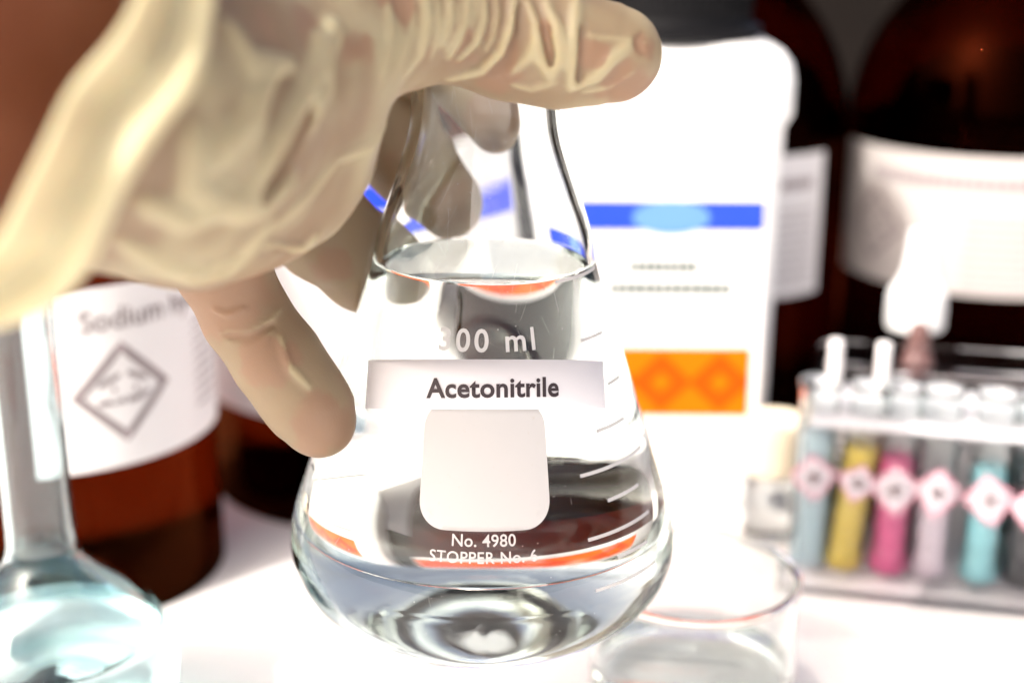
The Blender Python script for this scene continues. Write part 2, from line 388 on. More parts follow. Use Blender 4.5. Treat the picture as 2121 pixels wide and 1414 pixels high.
# ------------------------------------------------------------------ white plastic jug
JX, JY = .0530, .4920
jug = empty('plastic_jug', (JX, JY, 0), 'white plastic jug with black cap, blue band and orange hazard band', 'jug', rz=-.02)
def rrect(hx, hy, r, z, n=8):
    out = []
    for cx, cyy, a0 in ((hx-r, -hy+r, -90), (hx-r, hy-r, 0), (-hx+r, hy-r, 90), (-hx+r, -hy+r, 180)):
        for k in range(n+1): a = math.radians(a0+90*k/n); out.append((cx+r*math.cos(a), cyy+r*math.sin(a), z))
    return out
rings = []
for z, hx, hy, r in ((0, .032, .025, .008), (.0015, .0352, .028, .009), (.006, .0362, .0292, .010), (.03, .0366, .0296, .010), (.09, .0372, .0300, .010), (.1345, .0376, .0302, .010), (.1365, .0386, .0308, .0105), (.139, .0400, .0318, .011), (.150, .0404, .0320, .012), (.1555, .0396, .0312, .014), (.1590, .0372, .0298, .016), (.1612, .0335, .0275, .018), (.1622, .0290, .0260, .020), (.1630, .0250, .0240, .020)):
    rings.append(rrect(hx, hy, r, z))
loft('body', rings, M_hdpe, jug)
cp = lathe('cap', [(0, .1625), (.0300, .1625), (.0312, .1635), (.0312, .1660), (.0280, .1672), (.0275, .170), (.0275, .192), (.026, .194), (0, .194)], M_cap, jug, 72, smooth=False)
b = bmesh.new()
for k in range(60):
    a = 2*PI*k/60; m = Matrix.Rotation(a, 4, 'Z') @ Matrix.Translation((.0277, 0, .181))
    bmesh.ops.create_cube(b, size=1, matrix=m @ Matrix.Diagonal((.0008, .0013, .020, 1)))
tag(bm_obj('cap_ribs', b, M_cap, cp), kind='stuff')
def flat_map(bm, x0, z0, yy):
    for v in bm.verts: v.co = (x0+v.co.x, yy+0*v.co.x, z0+v.co.y)
    return bm
YF = -.0306
jl = pr('label', flat_map(poly_bm(rect(.064, .1000), .01), 0, .0800, YF), M_paper, jug, False)
jl.modifiers.new('thickness', 'SOLIDIFY').thickness = .0002
def jp(n, bm, x, z, m, d=.0004): return pr(n, flat_map(bm, x, z, YF-d), m, jl, False)
BXc = .0002
jp('blue_band', poly_bm(rect(.0612, .0098), .01), BXc, .1068, M_blue)
ov = [(.0128*math.cos(k*PI/12), .0057*math.sin(k*PI/12)) for k in range(24)]
jp('logo_oval', poly_bm(ov, .01), BXc, .1062, M_cyan, .0006)
jp('small_print', bars_bm(.024, 1, .003, .0036, 31, (.0016, .0032)), -.0015, .0895, M_green)
jp('small_print', bars_bm(.042, 1, .003, .0036, 32, (.0016, .0032)), .0010, .0820, M_green)
jp('small_print', bars_bm(.016, 1, .003, .0012, 33, (.0016, .0032)), -.002, .0735, M_green)
jp('orange_band', poly_bm(rect(.0600, .0245), .01), -.0014, .0490, M_orange)
for x in (-.021, -.0015, .0185):
    jp('hazard_diamond', ring_poly(dia(.0105), dia(.0040)), x, .0490, M_dorange, .0006)

# ------------------------------------------------------------------ volumetric flask (left, close)
v0 = at(85, 1110, .35)
vf = empty('volumetric_flask', (v0[0], v0[1], 0), 'long necked teal tinted volumetric flask cropped at the lower left corner', 'flask')
vo = smooth_prof([(0, .001), (.020, 0), (.0265, .0035), (.0302, .012), (.0305, .021), (.0275, .031), (.0212, .0395), (.0142, .0455), (.0106, .0492), (.0088, .0530), (.0083, .060), (.0081, .10), (.0080, .142), (.0098, .1435), (.0098, .1460)], 6)
vi = [(max(r-.0012, 0), z+(.0015 if z < .02 else 0)) for r, z in vo if z > .0005]
VF = .0300
vsh = vo+[(.0086, .1462)]+[p for p in reversed([(max(r-.0012, .0), z) for r, z in vo if z > VF and r > .005])]
lathe('glass_body', vsh, M_teal, vf, 96)
lw = [(0, .0026)]+[(r-.0012, max(z, .0026)) for r, z in vo if z <= VF and r > .012]
lathe('liquid', lw+[(lw[-1][0]-.0012, VF-.0002), (0, VF-.0002)], [M_ift, M_liqt], vf, 96, idx=[0]*(len(lw)-1)+[1]*2)
lathe('stopper', smooth_prof([(0, .138), (.0064, .138, 1), (.0068, .1475, 1), (.0100, .149), (.0105, .156), (.0085, .160), (0, .161)], 4), M_bglass, vf, 48)

# ------------------------------------------------------------------ glass dish (lower right)
d0 = at(1440, 1190, .368)
dish = empty('crystallizing_dish', (d0[0], d0[1], 0), 'small open glass dish of clear liquid standing on the white table', 'glass dish')
RD, HD, LV = .0268, d0[2], .0165
dsh = [(0, .0006), (RD-.004, .0004), (RD-.001, .0016), (RD, .0045), (RD, HD-.0015), (RD+.0006, HD-.0006), (RD+.0002, HD+.0003), (RD-.0012, HD), (RD-.0016, HD-.0015), (RD-.0016, LV)]
lathe('glass_body', smooth_prof(dsh, 4), M_bglass, dish, 96)
dl = smooth_prof([(0, .0028), (RD-.005, .0028), (RD-.0024, .0045), (RD-.0016, .0068), (RD-.0016, LV)], 4)
lathe('liquid', dl+[(RD-.0024, LV-.0003), (0, LV-.0003)], [M_iface, M_liq], dish, 96, idx=[0]*(len(dl)-1)+[1]*2)

# ------------------------------------------------------------------ test tube rack
RKX, RKY, RKA = .0885, .4010, -math.atan2(.0155, .065)
rack = empty('test_tube_rack', (RKX, RKY, 0), 'clear acrylic test tube rack standing on the table at right', 'rack', rz=RKA)
RW, RDp = .160, .044
box('base_plate', 0, RW, 0, RDp, .0002, .0032, M_acryl, rack, .0006)
box('top_plate', .001, RW-.001, .002, RDp-.004, .0540, .0570, M_frost, rack, .0008)
box('front_panel', 0, RW, -.0016, -.0002, .0002, .0555, M_rough, rack, .0005)
box('end_panel', -.0028, -.0003, .001, RDp, .0005, .0560, M_acryl, rack, .0006)
box('end_panel', RW+.0003, RW+.0028, .001, RDp, .0005, .0560, M_acryl, rack, .0006)
rp = [(.004, 0)]; hgt = .0690
bp = [(0, .0005), (RW, .0005)] + [(RW-.006+.006*math.cos(a), hgt-.006+.006*math.sin(a)) for a in np.linspace(0, PI/2, 7)] + [(.006+.006*math.cos(a), hgt-.006+.006*math.sin(a)) for a in np.linspace(PI/2, PI, 7)]
vs = [(x, RDp+.0003, z) for x, z in bp]+[(x, RDp+.0028, z) for x, z in bp]; n = len(bp)
mesh_obj('back_panel', vs, [tuple(range(n)), tuple(reversed(range(n, 2*n)))]+[(k, n+k, n+(k+1) % n, (k+1) % n) for k in range(n)], M_acryl, rack, False)
box('backing_sheet', .002, RW-.002, RDp-.0025, RDp-.0005, .0034, .0538, M_stick, rack, .0004)
box('back_rail', .004, RW-.004, RDp-.003, RDp+.0002, .0600, .0625, M_acryl, rack, .0005)
Rm = Matrix.Rotation(RKA, 4, 'Z')
tubes = [  # px of the bottom, liquid colour, name, tilt, fill
    (1672, 1232, (.66, .86, .95), 'pale blue', .02, .0460), (1742, 1240, (1., .72, .10), 'yellow', .10, .0430),
    (1838, 1246, (1., .12, .38), 'magenta', .01, .0400), (1925, 1262, (.92, .76, .88), 'pale lilac', -.01, .0350),
    (2025, 1280, (.36, .80, .90), 'turquoise', .02, .0390), (2112, 1290, (.03, .03, .04), 'black', .02, .0430)]
def tube_liq(nm, c):
    m = principled('liquid_'+nm.replace(' ', '_'), c, .15, Transmission_Weight=.10, IOR=1.2); return m
TX = []; SZ = (.0340, .0335, .0322, .0325, .0315, .0300)
for k, (px, py, c, nm, tilt, fill) in enumerate(tubes):
    # local x along the rack
    best = min(np.linspace(.002, RW-.004, 400), key=lambda lx: abs(proj(np.array(Rm @ Vector((lx, .012, 0)))+np.array([RKX, RKY, .008]))[0]-px))
    loc = Rm @ Vector((best, .012, 0)) + Vector((RKX, RKY, .0036))
    TX.append(best)
    order = ('leftmost', 'second from left', 'third from left', 'fourth from left', 'fifth from left', 'rightmost')[k]
    t = empty('test_tube', loc, f'{nm} liquid in a stickered test tube, {order} in the rack', 'test tube', 'test tubes in the acrylic rack', RKA)
    t.rotation_euler = (0, tilt, RKA)
    R_ = .0062
    o_ = smooth_prof([(0, 0), (.0026, .0008), (.0050, .003), (R_, .0065), (R_, .040), (R_, .0600), (R_+.0007, .0612), (R_+.0005, .0625, 1)], 4)
    sh = o_ + [(R_-.0007, .0625), (R_-.0009, .0600), (R_-.0009, .0070), (.0038, .0038), (0, .0012)]
    lathe('glass_body', sh, M_bglass, t, 32)
    lathe('liquid', smooth_prof([(0, .0015), (.0030, .0028), (R_-.0011, .0070), (R_-.0011, fill, 1), (0, fill)], 4), tube_liq(nm, c), t, 32)
    dz, ds = ((.1, 1.), (-.12, .85), (.05, 1.12), (-.06, 1.05), (.2, 1.1), (0, 1.))[k]
    def stick(bb):
        for v in bb.verts: v.co = Matrix.Rotation(dz, 3, 'Z') @ v.co*ds
        return bb
    st = bm_obj('hazard_sticker', wrap(slice_bm(stick(poly_bm(dia(.0078))), .0015), cR(R_+.0022), 0, SZ[k], .0002), M_tag, t)
    bm_obj('sticker_border', wrap(slice_bm(stick(ring_poly(dia(.0078), dia(.0064))), .001), cR(R_+.0022), 0, SZ[k], .0005), M_red, st)
    sy = bmesh.new()
    pts = [(random.Random(k*9+q).uniform(.6, 1)*.0028*math.cos(q*PI/4), random.Random(k*5+q).uniform(.5, 1)*.0030*math.sin(q*PI/4)) for q in range(8)]
    sy.faces.new([sy.verts.new((x, y, 0)) for x, y in pts])
    bm_obj('sticker_symbol', wrap(slice_bm(sy, .001), cR(R_+.0022), 0, SZ[k], .0005), M_inkgrey, st)

# white plastic spatulas standing between the tubes
for q, (px, py, h_) in enumerate(((1733, 742, .075), (1832, 742, .076))):
    lx = min(np.linspace(.002, RW, 400), key=lambda lx: abs(proj(np.array(Rm @ Vector((lx, .030, 0)))+np.array([RKX, RKY, .070]))[0]-px))
    loc = Rm @ Vector((lx, .030, 0)) + Vector((RKX, RKY, .0034))
    r_ = .0023
    t = lathe('plastic_tube', smooth_prof([(0, 0), (r_*.8, .0005), (r_, .003), (r_, .062), (r_, .0700, 1), (r_*.8, .0706), (0, .0706)], 4), M_stick, None, 24)
    t.location = loc
    tag(t, ('slim white plastic tube standing at the left back of the rack', 'slim white plastic tube standing behind the magenta test tube')[q], 'plastic tube', 'white plastic tubes in the rack')

# ------------------------------------------------------------------ small bottles behind the rack
p = atY(1606, 900, .445)
vial = empty('vial', (p[0], p[1], 0), 'tiny clear vial with a cream cap beside the rack', 'vial')
lathe('glass_body', smooth_prof([(0, .0005), (.0085, 0), (.0095, .0015), (.0095, .018), (.0075, .0215), (.0072, .0245, 1), (0, .0245)], 4), M_bglass, vial, 40)
lathe('cap', smooth_prof([(0, .0238), (.0090, .0238, 1), (.0096, .0246), (.0096, .0405), (.0088, .0420, 1), (0, .0422)], 3), M_cream, vial, 40)
p = atY(1901, 600, .500)
db = empty('dropper_bottle', (p[0], p[1], 0), 'small amber bottle with a tall white nozzle cap behind the tubes', 'bottle')
lathe('glass_body', smooth_prof([(0, .001), (.014, 0), (.0165, .002), (.0168, .006), (.0168, .036), (.0155, .044), (.0105, .050), (.0085, .054), (.0085, .0600, 1), (0, .0600)], 4), M_amber, db, 48)
lathe('nozzle_cap', smooth_prof([(0, .0570), (.0096, .0570, 1), (.0104, .0585), (.0104, .0690), (.0092, .0720), (.0064, .0770), (.0052, .0840), (.0046, .0920, 1), (.0040, .0930), (0, .0932)], 4), M_hdpe, db, 48)
p = atY(1902, 720, .462)
av = empty('amber_vial', (p[0], p[1], 0), 'tiny brown vial with a domed rubber tip right behind the rack', 'vial')
lathe('glass_body', smooth_prof([(0, .001), (.0085, 0), (.0100, .002), (.0100, .040), (.0085, .046), (.0050, .050), (.0042, .053, 1), (0, .053)], 4), M_amber, av, 40)
lathe('rubber_tip', smooth_prof([(0, .0525), (.0052, .0525, 1), (.0054, .057), (.0038, .060), (.0036, .0655), (.0028, .0690), (0, .0702)], 4), principled('brown_rubber', (.13, .065, .06), .5), av, 32)

#HAND
# ------------------------------------------------------------------ the person: gloved hand, cuff and bare forearm
def J(px, py, zc, rpx): return (at(px, py, zc), rpx*zc/F)
def cap_d(P, a, ra, b, rb):
    ab = b-a; h = np.clip(((P-a) @ ab)/(ab @ ab + 1e-12), 0, 1)
    return np.linalg.norm(P-a-h[:, None]*ab, axis=1)-(ra+(rb-ra)*h)
def smin(a, b, k):
    h = np.clip(.5+.5*(b-a)/k, 0, 1); return b*(1-h)+a*h-k*h*(1-h)
def chain(*j): return [(j[i][0], j[i][1], j[i+1][0], j[i+1][1]) for i in range(len(j)-1)]
def eval_chain(P, ch, k):
    d = None
    for a, ra, b, rb in ch:
        e = cap_d(P, a, ra, b, rb); d = e if d is None else smin(d, e, k)
    return d
PALM = chain(J(170, 215, .200, 310), J(300, 240, .215, 270), J(455, 290, .243, 215)) + chain(J(300, 240, .215, 270), J(388, 368, .238, 172), J(480, 345, .248, 190)) \
     + chain(J(420, 200, .228, 235), J(560, 185, .244, 205), J(612, 290, .252, 98)) + chain(J(388, 368, .238, 172), J(575, 330, .250, 135)) + chain(J(260, 240, .235, 230), J(470, 265, .278, 185), J(520, 240, .298, 130))
THUMB = chain(J(420, 170, .225, 240), J(640, 88, .244, 168), J(800, 45, .254, 142), J(940, 40, .2605, 122), J(1060, 78, .2640, 121), J(1160, 103, .2640, 112), J(1262, 112, .2650, 91), J(1281, 116, .2650, 82))
INDEX = chain(J(560, 150, .300, 130), J(760, 60, .325, 105), J(900, 130, .330, 84), J(1005, 205, .3285, 78), J(1030, 246, .3260, 68))
MIDDLE = chain(J(520, 220, .298, 130), J(640, 190, .318, 105), J(765, 262, .332, 94), J(850, 345, .3330, 82), J(925, 412, .3325, 74))
RING = chain(J(480, 300, .292, 120), J(588, 400, .306, 100), J(672, 478, .312, 103), J(760, 545, .322, 100), J(870, 600, .337, 82))
PINKY = chain(J(400, 400, .268, 120), J(460, 550, .279, 92), J(510, 655, .284, 84), J(574, 745, .2855, 86), J(626, 820, .2875, 83), J(656, 860, .289, 73), J(666, 880, .289, 62))
# skin folds and loose latex, laid on the surface: pixel polylines of the photograph's folds, brought on to the glove by a ray
def sdf_base(P):
    d = eval_chain(P, PALM, .012)
    d = smin(d, eval_chain(P, THUMB, .004), .008)
    dm = d
    for ch, k in ((INDEX, .003), (MIDDLE, .003), (RING, .003), (PINKY, .004)):
        e = eval_chain(P, ch, k); near = smin(dm, e, .004); d = np.minimum(d, near)
    # the hand never passes through the flask
    q = P - np.array([AX, AY, ZB]); rr = np.hypot(q[:, 0], q[:, 1])
    zz = np.clip(q[:, 2], .004, .150); R_ = np.interp(zz, zs, rs)
    return np.maximum(d, (R_+.0003-rr)*.95)
def cast(px, py):
    dr = CF + CR*(px-PX)/F + CU*(PY-py)/F; t = .17
    for _ in range(90):
        e = float(sdf_base((CO+dr*t)[None])[0])
        if e < .0001: return CO+dr*t
        t += max(e*.8, .0001)
        if t > .40: return None
    return None
def fold(pts, r, n=5):
    out = []; P = [np.array(p, float) for p in pts]
    for i in range(len(P)-1):
        for k in range(n):
            h = cast(*(P[i]+(P[i+1]-P[i])*k/n))
            if h is not None: out.append(h)
    h = cast(*P[-1])
    if h is not None: out.append(h)
    m = len(out)
    return [(out[i], r*(.25+.75*math.sin(PI*min(1, (i+.6)/m))**.6), out[i+1], r*(.25+.75*math.sin(PI*min(1, (i+1.6)/m))**.6)) for i in range(m-1) if np.linalg.norm(out[i+1]-out[i]) < .012]
RIDGES = [(fold(p, r), k) for p, r, k in (
    ([(1066, -10), (1062, 50), (1042, 108), (1000, 146), (930, 165)], .0009, .0012),
    ([(1090, 0), (1108, 50), (1112, 85), (1096, 120), (1052, 158)], .0007, .0012),
    ([(1112, 85), (1122, 125), (1140, 152), (1158, 120), (1152, 60), (1128, 0)], .0009, .0014),
    ([(1194, -10), (1190, 60), (1187, 120), (1182, 178)], .0009, .0014),
    ([(1184, 180), (1235, 160), (1268, 122), (1300, 96)], .0007, .0018),
    ([(1195, 70), (1250, 80), (1300, 84), (1342, 92)], .00025, .0008),
    ([(1000, -10), (1002, 40), (985, 90), (950, 125)], .0006, .0012),
    ([(968, -10), (965, 30), (950, 80), (930, 120)], .0006, .0014),
    ([(930, -10), (930, 40), (915, 90)], .0007, .0016),
    ([(880, -10), (885, 40), (870, 110), (840, 150)], .0006, .0020),
    ([(456, 690), (515, 693), (556, 666), (583, 640)], .0002, .0009),
    ([(470, 706), (522, 708), (566, 684)], .0002, .0009),
    ([(548, 505), (588, 517), (625, 514), (650, 488)], .0008, .0012),
    ([(600, 520), (640, 508), (662, 484)], .0005, .0010),
    ([(700, 330), (770, 300), (800, 250)], .0006, .0012),
    ([(1026, -10), (1030, 30), (1020, 80), (1000, 110)], .0004, .0009),
    ([(985, -10), (985, 20), (975, 60)], .0003, .0009),
    ([(905, -10), (908, 50), (895, 120)], .0004, .0010),
    ([(948, 10), (945, 60), (925, 105)], .0003, .0009),
    ([(855, 0), (850, 60), (825, 120)], .0004, .0012),
    ([(800, 0), (805, 70), (785, 150)], .0005, .0016),
    ([(1060, 175), (1100, 185), (1150, 170)], .0004, .0010),
    ([(1150, 40), (1165, 90), (1170, 140)], .0004, .0010),
    ([(1210, 190), (1260, 180), (1310, 150)], .0003, .0012),
    ([(440, 640), (470, 652), (505, 640)], .0003, .0010),
    ([(580, 700), (600, 760), (640, 800)], .0003, .0014),
    ([(690, 60), (655, 140), (560, 330), (500, 430)], .0015, .0030),
    ([(660, 90), (672, 180), (640, 260)], .0012, .0028),
    ([(400, 280), (395, 380), (450, 420), (540, 425), (600, 380)], .0014, .0030),
    ([(300, 420), (380, 455), (440, 430)], .0011, .0028),
    ([(250, 500), (330, 545), (410, 560), (500, 525), (560, 460)], .0013, .0022),
    ([(330, 560), (400, 580), (470, 562), (535, 510)], .0010, .0016),
    ([(560, 150), (520, 250), (440, 330)], .0011, .0032),
    ([(480, 60), (520, 130), (600, 130)], .0011, .0028),
    ([(690, 340), (640, 400), (570, 470)], .0009, .0016))]
GROOVES = [(fold(p, r), k) for p, r, k in (
    ([(1075, 20), (1072, 70), (1050, 120), (1010, 155)], .0007, .0010),
    ([(1205, 60), (1205, 120), (1200, 168)], .0006, .0012),
    ([(470, 698), (520, 701), (562, 674)], .0005, .0012),
    ([(560, 512), (600, 524), (640, 512)], .0005, .0008),
    ([(640, 240), (590, 330), (540, 400)], .0018, .0026),
    ([(1128, 60), (1140, 110), (1142, 140)], .0006, .0010),
    ([(1330, 70), (1318, 88), (1330, 110)], .0004, .0008))]
def noise3(P, f, seed):
    R = np.random.default_rng(seed); d = np.zeros(len(P))
    for _ in range(7):
        k = R.normal(size=3); k *= f*R.uniform(.6, 1.5)/np.linalg.norm(k); d += np.sin(P @ k + R.uniform(0, 6.28))
    return d/7
def sdf(P):
    d = sdf_base(P)
    lo = np.abs(d) < .006
    if lo.any():
        Q = P[lo]; e = d[lo]
        # low wrinkles of the loose latex, stronger towards the wrist
        zc = (Q-CO) @ CF; loose = np.clip((.280-zc)/.04, .12, 1)
        e = e + (noise3(Q, 200, 3)*.0009+noise3(Q, 620, 4)*.0004)*loose
        for ch, k in RIDGES:
            if ch:
                c = np.mean([s[0] for s in ch], axis=0); R_ = max(np.linalg.norm(s[0]-c) for s in ch)+.012
                m = np.linalg.norm(Q-c, axis=1) < R_
                if m.any(): e[m] = smin(e[m], eval_chain(Q[m], ch, .0004), k)
        for ch, k in GROOVES:
            if ch:
                c = np.mean([s[0] for s in ch], axis=0); R_ = max(np.linalg.norm(s[0]-c) for s in ch)+.012
                m = np.linalg.norm(Q-c, axis=1) < R_
                if m.any(): e[m] = -smin(-e[m], eval_chain(Q[m], ch, .0004), k)
        d = d.copy(); d[lo] = e
    return d
def surface_nets(fun, lo, hi, h, blk=6):
    lo = np.array(lo); n = (np.ceil((np.array(hi)-lo)/(h*blk)).astype(int))*blk
    nb = n//blk; G = np.full(n+1, 1., np.float32)
    bi = np.stack(np.meshgrid(*[np.arange(k) for k in nb], indexing='ij'), -1).reshape(-1, 3)
    cen = lo+(bi+.5)*blk*h; dc = sdf_base(cen)
    near = np.abs(dc) < blk*h*.87+.0045
    for b, v in zip(bi[~near], dc[~near]):
        if v < 0: G[b[0]*blk:b[0]*blk+blk+1, b[1]*blk:b[1]*blk+blk+1, b[2]*blk:b[2]*blk+blk+1] = -1
    loc = np.stack(np.meshgrid(*[np.arange(blk+1)]*3, indexing='ij'), -1).reshape(-1, 3)
    idx = bi[near]*blk
    for s in range(0, len(idx), 400):
        ii = (idx[s:s+400, None, :]+loc[None]).reshape(-1, 3)
        G[ii[:, 0], ii[:, 1], ii[:, 2]] = fun(lo+ii*h)
    S = G < 0
    cnt = sum(S[a:S.shape[0]-1+a, b:S.shape[1]-1+b, c:S.shape[2]-1+c].astype(np.int8) for a in (0, 1) for b in (0, 1) for c in (0, 1))
    cells = np.argwhere((cnt > 0) & (cnt < 8))
    vid = np.full(cnt.shape, -1, np.int32); vid[tuple(cells.T)] = np.arange(len(cells))
    pos = np.zeros((len(cells), 3)); w_ = np.zeros(len(cells))
    cor = [(a, b, c) for a in (0, 1) for b in (0, 1) for c in (0, 1)]
    for i, p in enumerate(cor):
        for ax in range(3):
            if p[ax]: continue
            q = list(p); q[ax] = 1
            a = G[cells[:, 0]+p[0], cells[:, 1]+p[1], cells[:, 2]+p[2]]; b = G[cells[:, 0]+q[0], cells[:, 1]+q[1], cells[:, 2]+q[2]]
            m = (a < 0) != (b < 0); t = np.where(m, a/(a-b+1e-12), 0)
            pp = np.tile(np.array(p, float), (len(cells), 1)); pp[:, ax] += t
            pos[m] += pp[m]; w_[m] += 1
    V = lo+(cells+pos/w_[:, None])*h
    faces = []
    for ax in range(3):
        o1, o2 = [(1, 2), (2, 0), (0, 1)][ax]
        sl0 = [slice(1, -1)]*3; sl0[ax] = slice(0, -1); sl1 = [slice(1, -1)]*3; sl1[ax] = slice(1, None)
        a = S[tuple(sl0)]; b = S[tuple(sl1)]; e = np.argwhere(a != b); inside = a[tuple(e.T)]
        e = e+1; e[:, ax] -= 1
        q = []
        for da, db in ((-1, -1), (0, -1), (0, 0), (-1, 0)):
            f_ = e.copy(); f_[:, o1] += da; f_[:, o2] += db; q.append(vid[tuple(f_.T)])
        q = np.stack(q, 1); q[~inside] = q[~inside][:, ::-1]; faces.append(q)
    return V, np.concatenate(faces)
allj = [s for ch in (PALM, THUMB, INDEX, MIDDLE, RING, PINKY) for s in ch]
pts_ = np.array([s[0] for s in allj]+[s[2] for s in allj]); rr_ = np.array([s[1] for s in allj]+[s[3] for s in allj])
HV, HF = surface_nets(sdf, (pts_-rr_[:, None]).min(0)-.003, (pts_+rr_[:, None]).max(0)+.003, globals().get('HAND_STEP', .0007))
for _ in range(2):                                     # settle the vertices on to the surface
    d0_ = sdf(HV); g = np.stack([sdf(HV+np.eye(3)[k]*.0003)-d0_ for k in range(3)], 1)/.0003
    gn = np.maximum((g**2).sum(1, keepdims=True), .3); HV = HV-np.clip(d0_[:, None]*g/gn, -.0004, .0004)*.8
person = empty('person', tuple(at(60, 190, .215)), 'arm and hand in a thin cream latex glove holding the conical flask by its neck', 'person')
base = np.array(person.location)
def attr(o, name, vals):
    a = o.data.attributes.new(name, 'FLOAT', 'POINT'); a.data.foreach_set('value', np.asarray(vals, np.float32))
# where the latex clings to the skin and lets its colour through
TIGHT = [(1300, 165, .262, 80, .9), (1240, 118, .256, 42, 1.0), (1330, 110, .262, 45, .7), (1130, 60, .256, 30, .8), (1125, 110, .256, 18, .7), (1040, 150, .256, 55, .6), (960, 60, .253, 75, .7), (830, 40, .250, 110, .75), (740, 90, .250, 80, .7),
         (470, 620, .276, 105, 1.05), (410, 600, .275, 80, .8), (560, 745, .277, 62, 1.1), (520, 720, .277, 40, .8), (672, 868, .281, 72, 1.0), (655, 905, .281, 45, .9),
         (600, 450, .296, 70, 1.0), (690, 545, .305, 60, .8), (1030, 240, .320, 80, 1.1), (930, 410, .322, 70, .8), (780, 330, .322, 60, .4), (520, 60, .240, 60, .5), (660, 60, .245, 90, .55)]
def tight(V):
    m = np.zeros(len(V))
    x, y = proj(V); z = (V-CO) @ CF
    for px, py, zz, r, s_ in TIGHT:
        d = np.hypot(x-px, y-py)/r; m = np.maximum(m, s_*np.clip(1.25-d*.9, 0, 1)*(np.abs(z-zz) < .034))
    return m
M_lat = bpy.data.materials.new('latex_glove'); M_lat.use_nodes = True
N, L, B = nodes(M_lat)
def mk(t, **kw):
    n_ = N.new(t)
    for k, v in kw.items(): setattr(n_, k, v)
    return n_
tc = mk('ShaderNodeTexCoord'); an = mk('ShaderNodeAttribute', attribute_name='tight')
nz = mk('ShaderNodeTexNoise'); nz.inputs['Scale'].default_value = 130; nz.inputs['Detail'].default_value = 5; L.new(tc.outputs['Object'], nz.inputs[0])
ad = mk('ShaderNodeMath', operation='ADD'); L.new(an.outputs['Fac'], ad.inputs[0])
ms = mk('ShaderNodeMath', operation='MULTIPLY_ADD'); ms.inputs[1].default_value = 1.3; ms.inputs[2].default_value = -.65; L.new(nz.outputs['Fac'], ms.inputs[0]); L.new(ms.outputs[0], ad.inputs[1])
mr = mk('ShaderNodeMapRange', interpolation_type='SMOOTHSTEP'); mr.inputs['From Min'].default_value = .34; mr.inputs['From Max'].default_value = .62; L.new(ad.outputs[0], mr.inputs[0])
mix = mk('ShaderNodeMix', data_type='RGBA'); L.new(mr.outputs[0], mix.inputs[0])
n2 = mk('ShaderNodeTexNoise'); n2.inputs['Scale'].default_value = 38; n2.inputs['Detail'].default_value = 3; L.new(tc.outputs['Object'], n2.inputs[0])
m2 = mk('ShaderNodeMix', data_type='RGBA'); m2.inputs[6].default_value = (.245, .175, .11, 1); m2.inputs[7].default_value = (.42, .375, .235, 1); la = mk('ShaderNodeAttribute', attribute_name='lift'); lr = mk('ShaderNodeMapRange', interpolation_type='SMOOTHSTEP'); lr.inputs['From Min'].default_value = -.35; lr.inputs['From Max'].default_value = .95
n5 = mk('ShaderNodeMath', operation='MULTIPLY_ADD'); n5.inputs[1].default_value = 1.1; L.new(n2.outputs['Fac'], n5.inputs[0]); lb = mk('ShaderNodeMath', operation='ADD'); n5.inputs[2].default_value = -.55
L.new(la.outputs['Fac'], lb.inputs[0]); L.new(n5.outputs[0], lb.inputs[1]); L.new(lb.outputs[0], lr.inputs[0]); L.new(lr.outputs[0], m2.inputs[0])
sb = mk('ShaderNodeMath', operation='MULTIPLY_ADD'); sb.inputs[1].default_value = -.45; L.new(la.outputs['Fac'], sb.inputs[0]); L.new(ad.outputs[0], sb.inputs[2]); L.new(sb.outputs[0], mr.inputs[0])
L.new(m2.outputs[2], mix.inputs[6])
m3 = mk('ShaderNodeMix', data_type='RGBA'); m3.inputs[6].default_value = (.25, .145, .09, 1); m3.inputs[7].default_value = (.31, .205, .135, 1); L.new(n2.outputs['Fac'], m3.inputs[0]); L.new(m3.outputs[2], mix.inputs[7])
L.new(mix.outputs[2], B.inputs['Base Color'])
B.inputs['Roughness'].default_value = .5; B.inputs['Subsurface Weight'].default_value = .35; B.inputs['Subsurface Radius'].default_value = (1, .55, .3); B.inputs['Subsurface Scale'].default_value = .004
b1 = mk('ShaderNodeTexNoise'); b1.inputs['Scale'].default_value = 900; b1.inputs['Detail'].default_value = 3; L.new(tc.outputs['Object'], b1.inputs[0])
wv = mk('ShaderNodeTexWave', wave_type='RINGS', rings_direction='SPHERICAL'); wv.inputs['Scale'].default_value = 520; wv.inputs['Distortion'].default_value = 6; wv.inputs['Detail'].default_value = 1; wv.inputs['Detail Scale'].default_value = .15
mp = mk('ShaderNodeMapping'); pt_ = at(660, 880, .279)-base; mp.inputs['Location'].default_value = tuple(-pt_); L.new(tc.outputs['Object'], mp.inputs[0]); L.new(mp.outputs[0], wv.inputs[0])
wm = mk('ShaderNodeMath', operation='MULTIPLY'); L.new(wv.outputs['Fac'], wm.inputs[0]); L.new(mr.outputs[0], wm.inputs[1])
bp1 = mk('ShaderNodeBump'); bp1.inputs['Distance'].default_value = .00012; bp1.inputs['Strength'].default_value = .5; L.new(b1.outputs['Fac'], bp1.inputs['Height'])
bp2 = mk('ShaderNodeBump'); bp2.inputs['Distance'].default_value = .00006; bp2.inputs['Strength'].default_value = .10; L.new(wm.outputs[0], bp2.inputs['Height']); L.new(bp1.outputs[0], bp2.inputs['Normal'])
L.new(bp2.outputs[0], B.inputs['Normal'])
tr = mk('ShaderNodeBsdfTranslucent'); tr.inputs[0].default_value = (.85, .66, .46, 1); mxs = mk('ShaderNodeMixShader'); mxs.inputs[0].default_value = .20
L.new(B.outputs[0], mxs.inputs[1]); L.new(tr.outputs[0], mxs.inputs[2]); L.new(mxs.outputs[0], N['Material Output'].inputs[0])
